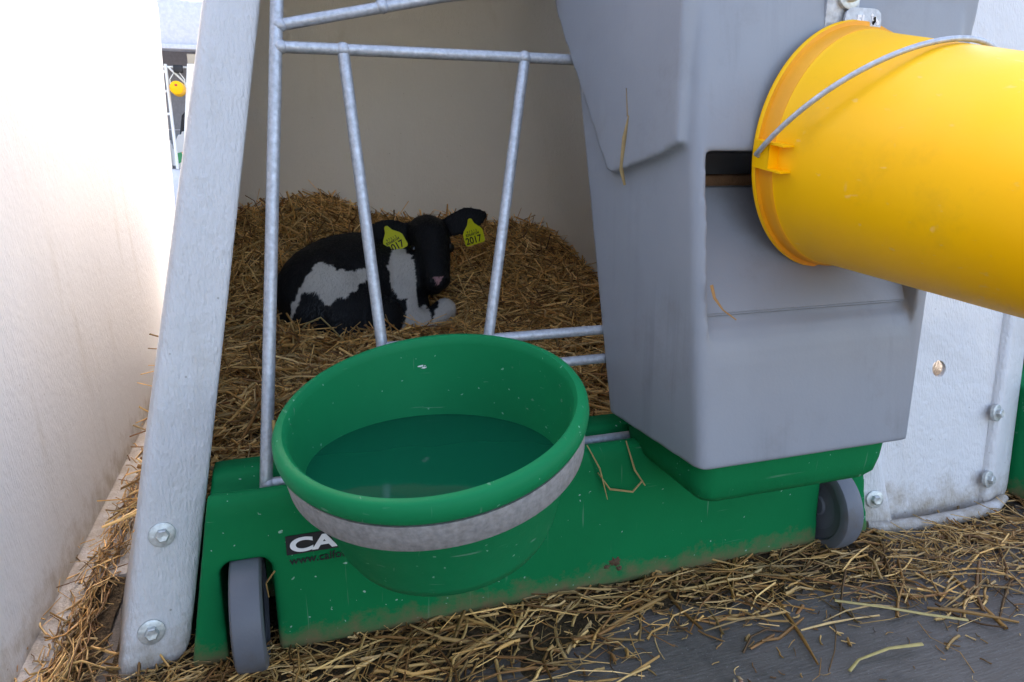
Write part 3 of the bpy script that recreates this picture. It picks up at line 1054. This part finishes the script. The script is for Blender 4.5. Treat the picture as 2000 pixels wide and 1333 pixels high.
    for j in range(ny + 1):
        for i in range(nx + 1):
            x = -.34 + .075 * i / nx; y = .70 + 1.4 * j / ny
            vs.append((x, y, .002 + .010 * lumps(x, y, 25, 7.2) + (.006 if x > -.32 else .0)))
    for j in range(ny):
        for i in range(nx):
            a = j * (nx + 1) + i; fs.append((a, a + 1, a + nx + 2, a + nx + 1))
    link('mulch', pyd(vs, fs), N.m, o)
litter()

def single_straw(pts, rad, label, tint=(.42, .30, .12), group=None, flat=.6, name='straw_stalk'):
    me = pyd(*tube_data(pts, rad, 8, True, flat))
    at = me.attributes.new('tint', 'FLOAT_COLOR', 'POINT')
    at.data.foreach_set('color', [c for _ in me.vertices for c in (*tint, 1)])
    o = link(name, me, M['straw'], None, True, 60)
    tag(o, label, 'straw', group)
    return o
single_straw([(.690, .668, .020), (.742, .640, .018), (.795, .612, .013), (.845, .590, .008)], .0024, 'long straight yellow stalk lying flat at the litter edge right of the wheel', (.47, .36, .13))
single_straw([(.622, .565, .004), (.642, .572, .010), (.690, .573, .014), (.74, .568, .012)], [.0022, .0018, .0022, .0028], 'bent yellow stalk lying alone on the bare concrete at lower right', (.47, .36, .12))
single_straw([(.4075, .800, .668), (.4060, .806, .642), (.4080, .815, .604), (.4150, .818, .585)], [.0010, .0032, .0028, .0016], 'dry straw bit stuck to the left side of the grey feed box', (.36, .25, .11), flat=.5)
single_straw([(.4058, .806, .700), (.4072, .802, .667)], [.0006, .0014], 'thin dry tip above the straw bit on the feed box side', (.25, .18, .10), flat=.5)
single_straw([(.4455, .658, .482), (.448, .654, .468), (.456, .648, .455), (.470, .642, .444)], [.0022, .0018, .0010, .0008], 'orange brown straw bit hanging from the mouth of the feed box', (.40, .20, .06), flat=.6)
single_straw([(.386, .806, .196), (.402, .800, .172), (.436, .797, .164), (.452, .799, .178)], [.0016, .0022, .0018, .0014], 'curled straw hanging down the green base below the feed box', (.40, .27, .10))
single_straw([(.372, .815, .236), (.386, .801, .205), (.398, .798, .158)], [.0010, .0016, .0008], 'thin straw hanging straight down the green base beside the bucket', (.38, .27, .10))
single_straw([(.430, .812, .236), (.440, .801, .195), (.456, .798, .170)], [.0010, .0014, .0008], 'thin straw strand on the green base under the trough', (.36, .26, .10))
single_straw([(-.045, .800, .132), (-.056, .800, .118), (-.0545, .800, .098)], [.0016, .0018, .0012], 'short bent straw caught at the slot of the near wheel', (.42, .24, .08))
single_straw([(-.033, .872, .235), (-.034, .868, .262), (-.0325, .872, .30)], .0022, 'upright straw end standing beside the gate post foot', (.42, .28, .09))
single_straw([(-.02, 1.66, .19), (.03, 1.64, .245), (.062, 1.62, .262)], .0032, 'pale straw leaning up in front of the calf rump', (.46, .36, .16))
single_straw([(.062, 1.62, .262), (.085, 1.62, .235), (.112, 1.615, .202)], .0030, 'bent down end of pale straw before the calf', (.44, .33, .13))
def wheat_ear(pos, yaw, label):
    e = empty('wheat_ear', pos); rnd = random.Random(int(yaw * 100))
    d = Vector((math.cos(yaw), math.sin(yaw), 0)); s = Vector((-d.y, d.x, 0)); p0 = Vector(pos)
    for k in range(14):
        t = k / 13; sd_ = -1 if k % 2 else 1
        c = p0 + d * (.042 * t) + s * sd_ * .0026 + Vector((0, 0, .005))
        q = c + d * .010 + s * sd_ * .0035 + Vector((0, 0, rnd.uniform(-.001, .003)))
        me = pyd(*tube_data([c, (c * .6 + q * .4), q], [.0006, .0022, .0004], 6))
        at = me.attributes.new('tint', 'FLOAT_COLOR', 'POINT'); tn = (.46 * rnd.uniform(.7, 1.1), .36 * rnd.uniform(.7, 1.1), .18)
        at.data.foreach_set('color', [c_ for _ in me.vertices for c_ in (*tn, 1)])
        link('grain', me, M['straw'], e)
    tag(e, label, 'wheat ear', 'fallen wheat ears')
wheat_ear((.300, .640, 0), -1.25, 'pale wheat ear on the dark concrete below the green bucket')
wheat_ear((.480, .600, 0), -1.7, 'pale wheat ear on the concrete in the bottom foreground, right of the other')

# ------------------------------------------------------------------ calf
def calf():
    parts = bmesh.new()
    def add(b):
        t = bpy.data.meshes.new('t'); b.to_mesh(t); b.free(); parts.from_mesh(t); bpy.data.meshes.remove(t)
    def ell(c, r, rz=0, rx=0, ry=0):
        b = bmesh.new(); bmesh.ops.create_icosphere(b, subdivisions=3, radius=1)
        m = Matrix.Translation(c) @ Matrix.Rotation(rz, 4, 'Z') @ Matrix.Rotation(ry, 4, 'Y') @ Matrix.Rotation(rx, 4, 'X') @ Matrix.Diagonal((*r, 1))
        bmesh.ops.transform(b, matrix=m, verts=b.verts[:]); add(b)
    def limb(pts, rad):
        for (p, q, r0, r1) in zip(pts, pts[1:], rad, rad[1:]):
            p, q = Vector(p), Vector(q); n = max(3, int((q - p).length / .012))
            for i in range(n + 1):
                t = i / n; ell(p.lerp(q, t), (r0 + (r1 - r0) * t,) * 3)
    ax = .62
    ell((.165, 1.90, .285), (.235, .128, .140), ax)           # barrel
    ell((.085, 1.835, .275), (.125, .118, .130), ax)          # rump
    ell((.045, 1.80, .25), (.075, .08, .10))                  # pin of the rump
    ell((.250, 1.955, .300), (.12, .115, .128), ax)           # withers
    ell((.145, 1.775, .225), (.105, .070, .085), .25)         # thigh
    limb([(.215, 1.75, .22), (.235, 1.735, .185), (.13, 1.705, .172), (.04, 1.72, .165)], [.06, .038, .027, .024])   # folded hind leg
    limb([(.0, 1.80, .29), (-.018, 1.775, .24), (-.012, 1.76, .18)], [.02, .015, .018])   # tail
    ell((.287, 1.88, .285), (.058, .085, .10), .5)            # near shoulder
    ell((.300, 1.86, .225), (.062, .070, .065))               # brisket
    limb([(.285, 1.84, .25), (.290, 1.80, .205), (.335, 1.765, .178)], [.050, .043, .036])
    limb([(.325, 1.775, .178), (.392, 1.80, .222)], [.034, .032])      # white forearm up to the knee
    limb([(.392, 1.80, .222), (.400, 1.83, .17)], [.032, .024])
    limb([(.255, 1.80, .185), (.345, 1.765, .172)], [.036, .030])
    limb([(.275, 1.97, .335), (.345, 1.95, .380)], [.088, .066])       # neck
    # head: looking at the viewer, muzzle down and forward
    ell((.372, 1.905, .408), (.060, .070, .056), 0, .35)
    limb([(.372, 1.885, .405), (.372, 1.845, .352), (.371, 1.818, .312)], [.057, .048, .041])
    ell((.371, 1.806, .303), (.041, .032, .031))
    limb([(.371, 1.875, .335), (.370, 1.832, .284)], [.038, .028])     # jaw
    for sx in (-1, 1):
        ell((.372 + sx * .043, 1.868, .388), (.017, .017, .015))       # brow
        ell((.371 + sx * .017, 1.783, .311), (.013, .010, .010))       # nostril bulge
    # ears
    def ear(base, tip, wdt, thick, nrm):
        base, tip = Vector(base), Vector(tip); d = (tip - base); L = d.length; d.normalize(); nrm = Vector(nrm); s = d.cross(nrm).normalized(); nn = s.cross(d)
        for k in range(15):
            t = k / 14; w_ = wdt * (math.sin(math.pi * (.12 + .80 * t ** 1.25)) ** .7); c = base + d * L * t
            m = Matrix((( *(s * w_),), (*(nn * thick),), (*(d * .016),))).transposed()
            b = bmesh.new(); bmesh.ops.create_icosphere(b, subdivisions=2, radius=1)
            for v in b.verts: v.co = m @ v.co + c + nn * (-.0 + .008 * (v.co.x ** 2))
            add(b)
    ear((.410, 1.915, .425), (.528, 1.90, .462), .041, .0075, (.1, -1, .15))
    ear((.333, 1.915, .425), (.212, 1.89, .432), .032, .0075, (-.1, -1, .15))
    me = bm_me(parts)
    me = voxel(me, .0055, 9, .5)
    # coat: black with white patches, polygons seen from the front (x, z)
    p1 = [(0.073, 0.374), (0.112, 0.353), (0.168, 0.344), (0.196, 0.341), (0.186, 0.319), (0.153, 0.295), (0.114, 0.284), (0.078, 0.271), (0.056, 0.304), (0.028, 0.302), (0.02, 0.277), (0.007, 0.254), (-0.004, 0.23), (-0.009, 0.24), (0.009, 0.29), (0.044, 0.346)]
    p2 = [(0.286, 0.395), (0.31, 0.37), (0.345, 0.313), (0.345, 0.265), (0.345, 0.237), (0.345, 0.20), (0.39, 0.275), (0.45, 0.252), (0.44, 0.156), (0.373, 0.11), (0.237, 0.124), (0.245, 0.188), (0.28, 0.22), (0.288, 0.26), (0.258, 0.271), (0.25, 0.309), (0.245, 0.343), (0.262, 0.368)]
    def inside(poly, x, z):
        r = False; j = len(poly) - 1
        for i in range(len(poly)):
            (xi, zi), (xj, zj) = poly[i], poly[j]
            if (zi > z) != (zj > z) and x < (xj - xi) * (z - zi) / (zj - zi) + xi: r = not r
            j = i
        return r
    def white(co, nrm):
        k = 1.78 / 1.80
        x = co.x + .007 * noise.noise(co * 60); z = co.z + .007 * noise.noise(co * 60 + Vector((9, 3, 1)))
        head = co.x > .318 and co.z > .235 and co.y > 1.76 and not (co.x > .37 and co.z < .26 and co.y < 1.845)
        if inside(p1, x, z) and nrm.y < .35 and co.y < 1.93: return 1
        if inside(p2, x, z) and nrm.y < .5 and not head: return 1
        return 0
    def colour(co, nrm):
        if white(co, nrm): return (.62, .58, .53)
        if abs(co.x - .371) < .012 and co.y < 1.80 and .294 < co.z < .316 and abs(co.x - .371) < (co.z - .291) * .5: return (.50, .27, .28)
        return (.0075, .0075, .009)
    cols = []
    for v in me.vertices: cols += [*colour(v.co, v.normal), 1]
    at = me.attributes.new('coat', 'FLOAT_COLOR', 'POINT'); at.data.foreach_set('color', cols)
    N = NT('calf_coat')
    a = N.n('ShaderNodeAttribute'); a.attribute_name = 'coat'
    v = N.coords('Object')
    c = N.mix(N.step(N.noise(v, 40, 4), .5, .8, 0, .25), a.outputs['Color'], (.10, .085, .06))
    c = N.mix(N.step(N.noise(v, 40, 4), .5, .8, 0, .0), a.outputs['Color'], c)
    nb = N.bump(N.noise(N.coords('Object', scale=(1, 1, .3)), 320, 3), .5, .004)
    N.fin(c, .6, nb, .25)
    root = empty('calf', (.20, 1.86, .165))
    body = link('body', me, N.m, root)
    # short hair over the coat
    me.calc_loop_triangles()
    rng = np.random.default_rng(21)
    nt_ = len(me.loop_triangles)
    area = np.array([t.area for t in me.loop_triangles]); cum = np.cumsum(area) / area.sum()
    idx = np.searchsorted(cum, rng.random(26000))
    hv, hf, hc = [], [], []
    flow = Vector((-.35, -.25, -.75))
    for i in idx:
        t = me.loop_triangles[i]
        r1, r2 = rng.random(2)
        if r1 + r2 > 1: r1, r2 = 1 - r1, 1 - r2
        a_, b_, c_ = (me.vertices[j] for j in t.vertices)
        p = a_.co + (b_.co - a_.co) * r1 + (c_.co - a_.co) * r2
        n = (a_.normal + b_.normal + c_.normal).normalized()
        if n.y > .55: continue
        f = flow + Vector(rng.normal(0, .25, 3)); f = (f - n * f.dot(n)).normalized()
        d = (f + n * rng.uniform(.15, .55)).normalized(); sd_ = d.cross(n).normalized() * .0007
        l = rng.uniform(.006, .013)
        q = len(hv); hv += [p - sd_, p + sd_, p + d * l]; hf.append((q, q + 1, q + 2))
        col = colour(p, n); k = rng.uniform(.8, 1.15)
        hc += [col[0] * k, col[1] * k, col[2] * k, 1] * 3
    hm = pyd(hv, hf)
    at = hm.attributes.new('coat', 'FLOAT_COLOR', 'POINT'); at.data.foreach_set('color', hc[:len(hm.vertices) * 4])
    N2 = NT('calf_hair'); a = N2.n('ShaderNodeAttribute'); a.attribute_name = 'coat'; N2.fin(a.outputs['Color'], .42, None, .35)
    hair = link('coat_hair', hm, N2.m, root, False); tag(hair, kind='stuff')
    # eyes
    eye = simple('eye', (.006, .005, .005), .08)
    for sx in (-1, 1):
        b = bmesh.new(); bmesh.ops.create_icosphere(b, subdivisions=3, radius=.0145)
        bmesh.ops.translate(b, vec=(.372 + sx * .0485, 1.856, .380), verts=b.verts[:]); link('eye', bm_me(b), eye, root)
    # ear tags
    def ear_tag(top, w_, h_, tilt, yaw):
        top = Vector(top)
        R = Matrix.Rotation(yaw, 3, 'Z') @ Matrix.Rotation(tilt, 3, 'Y')
        poly = [(-.12, 0), (.12, 0), (.18, -.14), (.42, -.36), (.5, -.48), (.5, -.93), (.43, -1), (-.43, -1), (-.5, -.93), (-.5, -.48), (-.42, -.36), (-.18, -.14)]
        b = bmesh.new(); f_ = [b.verts.new(top + R @ Vector((x * w_, -.001, z * h_))) for x, z in poly]; k_ = [b.verts.new(top + R @ Vector((x * w_, .001, z * h_))) for x, z in poly]
        b.faces.new(f_); b.faces.new(k_[::-1])
        for i in range(len(poly)): b.faces.new((f_[i], k_[i], k_[(i + 1) % len(poly)], f_[(i + 1) % len(poly)]))
        t = link('ear_tag', bm_me(b), M['tag'], root, False)
        t['label'] = 'yellow ear tag printed 2017'
        rt, up = R @ Vector((1, 0, 0)), R @ Vector((0, 0, 1))
        for txt, sz, x0, z0, sxx, bold in (('2017', .0275, -.45, -.93, .86, .0006), ('9 7 5 1 2', .0085, -.30, -.47, 1.0, .0001), ('83668104', .0105, -.38, -.60, .95, .0002)):
            m = text_me(txt, sz * h_ / .068, sxx, bold, .0002)
            place_text(m, top + R @ Vector((x0 * w_, -.0014, z0 * h_)), rt, up)
            link('tag_number', m, M['tag_ink'], t, False)
        lathe('tag_button', [(0, .003), (.006, .003), (.007, 0)], top + R @ Vector((0, -.001, .0)), R @ Vector((0, -1, 0)), M['tag'], t, 16)
    ear_tag((.484, 1.872, .449), .058, .066, math.radians(14) * -1, .05)
    ear_tag((.256, 1.868, .436), .058, .066, math.radians(-27), -.1)
    tag(root, 'black and white calf lying in the straw, head turned to the viewer', 'calf')
calf()

# ------------------------------------------------------------------ far row seen through the gap
def far_hutch():
    h = empty('group_hutch', (-.8, 7.5, 0))
    gw = simple('weathered_white', (.62, .63, .66), .5, 0, .4, 60, (.52, .54, .58))
    ins = simple('grey_liner', (.27, .27, .285), .6, 0, .3, 40, (.23, .23, .245))  # mid grey, darker than the hood and walls
    x0, x1 = -2.6, 1.2
    box('hood', (x0, 7.46, 1.605), (x1, 7.62, 2.0), gw, h, .03)
    box('hood_edge', (x0, 7.40, 1.565), (x1, 7.60, 1.607), gw, h, .008)
    box('roof', (x0, 7.60, 1.98), (x1, 9.6, 2.05), gw, h, .02)
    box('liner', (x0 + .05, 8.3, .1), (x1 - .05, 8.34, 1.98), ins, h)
    box('side_wall', (x0, 7.58, .0), (x0 + .06, 9.6, 1.98), gw, h)
    box('side_wall', (x1 - .06, 7.58, .0), (x1, 9.6, 1.98), gw, h)
    box('rear_wall', (x0, 9.55, 0), (x1, 9.62, 1.98), gw, h)
    box('sill', (x0, 7.44, .10), (x1, 7.58, .505), gw, h, .02)
    box('liner_joint', (x0 + .05, 8.290, .885), (x1 - .05, 8.299, .892), gw, h)
    tag(h, 'pale group hutch with open grey interior far behind the gap', 'group hutch')
    wp = simple('white_paint', (.78, .78, .74), .5, 0, .2)
    f = empty('fence_rail', (-.8, 7.42, .5))
    tube('post', [(-.921, 7.43, .505), (-.921, 7.43, 1.435)], .014, wp, f, 8)
    tube('rail', [(-1.9, 7.43, 1.412), (.6, 7.43, 1.412)], .008, wp, f, 8)
    for z in (1.37, 1.20, 1.0): tube('short_rail', [(-1.5, 7.43, z), (-.921, 7.43, z)], .012, wp, f, 8)
    tube('brace', [(-.90, 7.43, 1.41), (-.70, 7.43, 1.20), (-.665, 7.43, 1.20), (-.55, 7.43, 1.32)], .009, wp, f, 8)
    tag(f, 'white wire rail fence in front of the far group hutch', 'fence')
    p = empty('timber_post', (-.76, 7.40, .5))
    vs = [(-.875, 7.395, .5), (-.775, 7.395, .5), (-.635, 7.395, 1.44), (-.735, 7.395, 1.44)]
    b = bmesh.new(); a = [b.verts.new(v) for v in vs]; c = [b.verts.new(Vector(v) + Vector((0, .06, 0))) for v in vs]
    b.faces.new(a); b.faces.new(c[::-1])
    for i in range(4): b.faces.new((a[i], c[i], c[(i + 1) % 4], a[(i + 1) % 4]))
    link('shaft', bm_me(b), wp, p, False)
    box('raw_top', (-.728, 7.398, 1.441), (-.646, 7.452, 1.525), simple('raw_wood', (.42, .36, .27), .7), p)
    tag(p, 'white painted post leaning before the dark opening in the gap', 'post')
    # teat bucket
    yb = empty('bucket', (-.837, 7.36, 1.22))
    lathe('pail', [(0, -.10), (.045, -.10), (.056, -.092), (.061, -.07), (.066, .08), (.060, .08)], (-.832, 7.36, 1.22), (0, 1, 0), M['yellow'], yb, 32, False, 40)
    box('label_patch', (-.844, 7.2575, 1.232), (-.822, 7.2595, 1.250), simple('red_print', (.5, .04, .03), .5), yb)
    tube('wire_handle', [(-.893, 7.40, 1.23), (-.895, 7.40, 1.30), (-.83, 7.41, 1.40), (-.77, 7.40, 1.30), (-.772, 7.40, 1.23)], .005, wp, yb, 6)
    tag(yb, 'small round yellow bucket hanging on the far white rail', 'bucket')
    bk = simple('black_plastic', (.015, .015, .017), .5)
    box('hook', (-.856, 7.39, 1.362), (-.775, 7.45, 1.428), bk, None, .01)
    tag(bpy.data.objects['hook'], 'black plastic hook clamped on the far rail above the small bucket', 'hook')
    # feed bags
    def bag(nm, pts, y, mat, label, th=.14):
        b = bmesh.new(); a = [b.verts.new((x, y, z)) for x, z in pts]; c = [b.verts.new((x, y + th, z)) for x, z in pts]
        b.faces.new(a); b.faces.new(c[::-1])
        for i in range(len(pts)): b.faces.new((a[i], c[i], c[(i + 1) % len(pts)], a[(i + 1) % len(pts)]))
        bmesh.ops.recalc_face_normals(b, faces=b.faces[:])
        bmesh.ops.bevel(b, geom=b.edges[:], offset=.025, segments=2, affect='EDGES')
        o = link(nm, bm_me(b), mat, None, True, 50); tag(o, label, 'bag', 'bags on the far sill'); return o
    bm_ = simple('bag_white', (.62, .62, .60), .6, 0, .5, 30)
    bag('feed_bag', [(-1.30, .51), (-.95, .51), (-.955, .75), (-.985, .79), (-1.27, .80)], 7.50, bm_, 'white feed bag at the edge of the gap, left of the printed one')
    o = bag('feed_bag', [(-.955, .51), (-.60, .51), (-.62, .70), (-.80, .86), (-.88, .84), (-.95, .70)], 7.47, bm_, 'white feed bag with orange and green print on the far sill')
    pr = [((.75, .25, .08), [(-.875, .66), (-.60, .72), (-.60, .58), (-.855, .585)], 'orange_print'), ((.05, .30, .12), [(-.93, .645), (-.877, .66), (-.857, .585), (-.925, .545)], 'green_print')]
    for col, pts, nm in pr:
        link(nm, pyd([(x, 7.468, z) for x, z in pts], [(0, 1, 2, 3)]), simple(nm, col, .6), o, False)
    bag('blue_bag', [(-.94, .51), (-.70, .51), (-.70, .86), (-.92, .85)], 7.66, simple('teal', (.02, .16, .24), .6), 'teal bag behind the printed feed bag')
    tube('tool_handle', [(-.895, 7.62, .50), (-.862, 7.62, .85), (-.835, 7.62, .99), (-.80, 7.62, 1.03), (-.765, 7.62, 1.03)], .022, bk, None, 8)
    tag(bpy.data.objects['tool_handle'], 'black hooked tool handle standing behind the feed bags', 'tool')
    # pale slab the far hutch stands on
    sl = simple('pale_concrete', (.50, .50, .52), .7, 0, .3, 50, (.44, .44, .46))
    for k, (ya, yb_) in enumerate(((4.6, 5.58), (5.6, 6.58), (6.6, 7.42))):
        s = box('slab', (-3.2, ya, .004), (1.6, yb_, .05), sl, None, .008)
        tag(s, ['nearest pale concrete slab seen at the foot of the gap', 'middle pale concrete slab in the gap', 'farthest pale concrete slab below the far hutch sill'][k], 'slab', 'concrete slabs')
far_hutch()
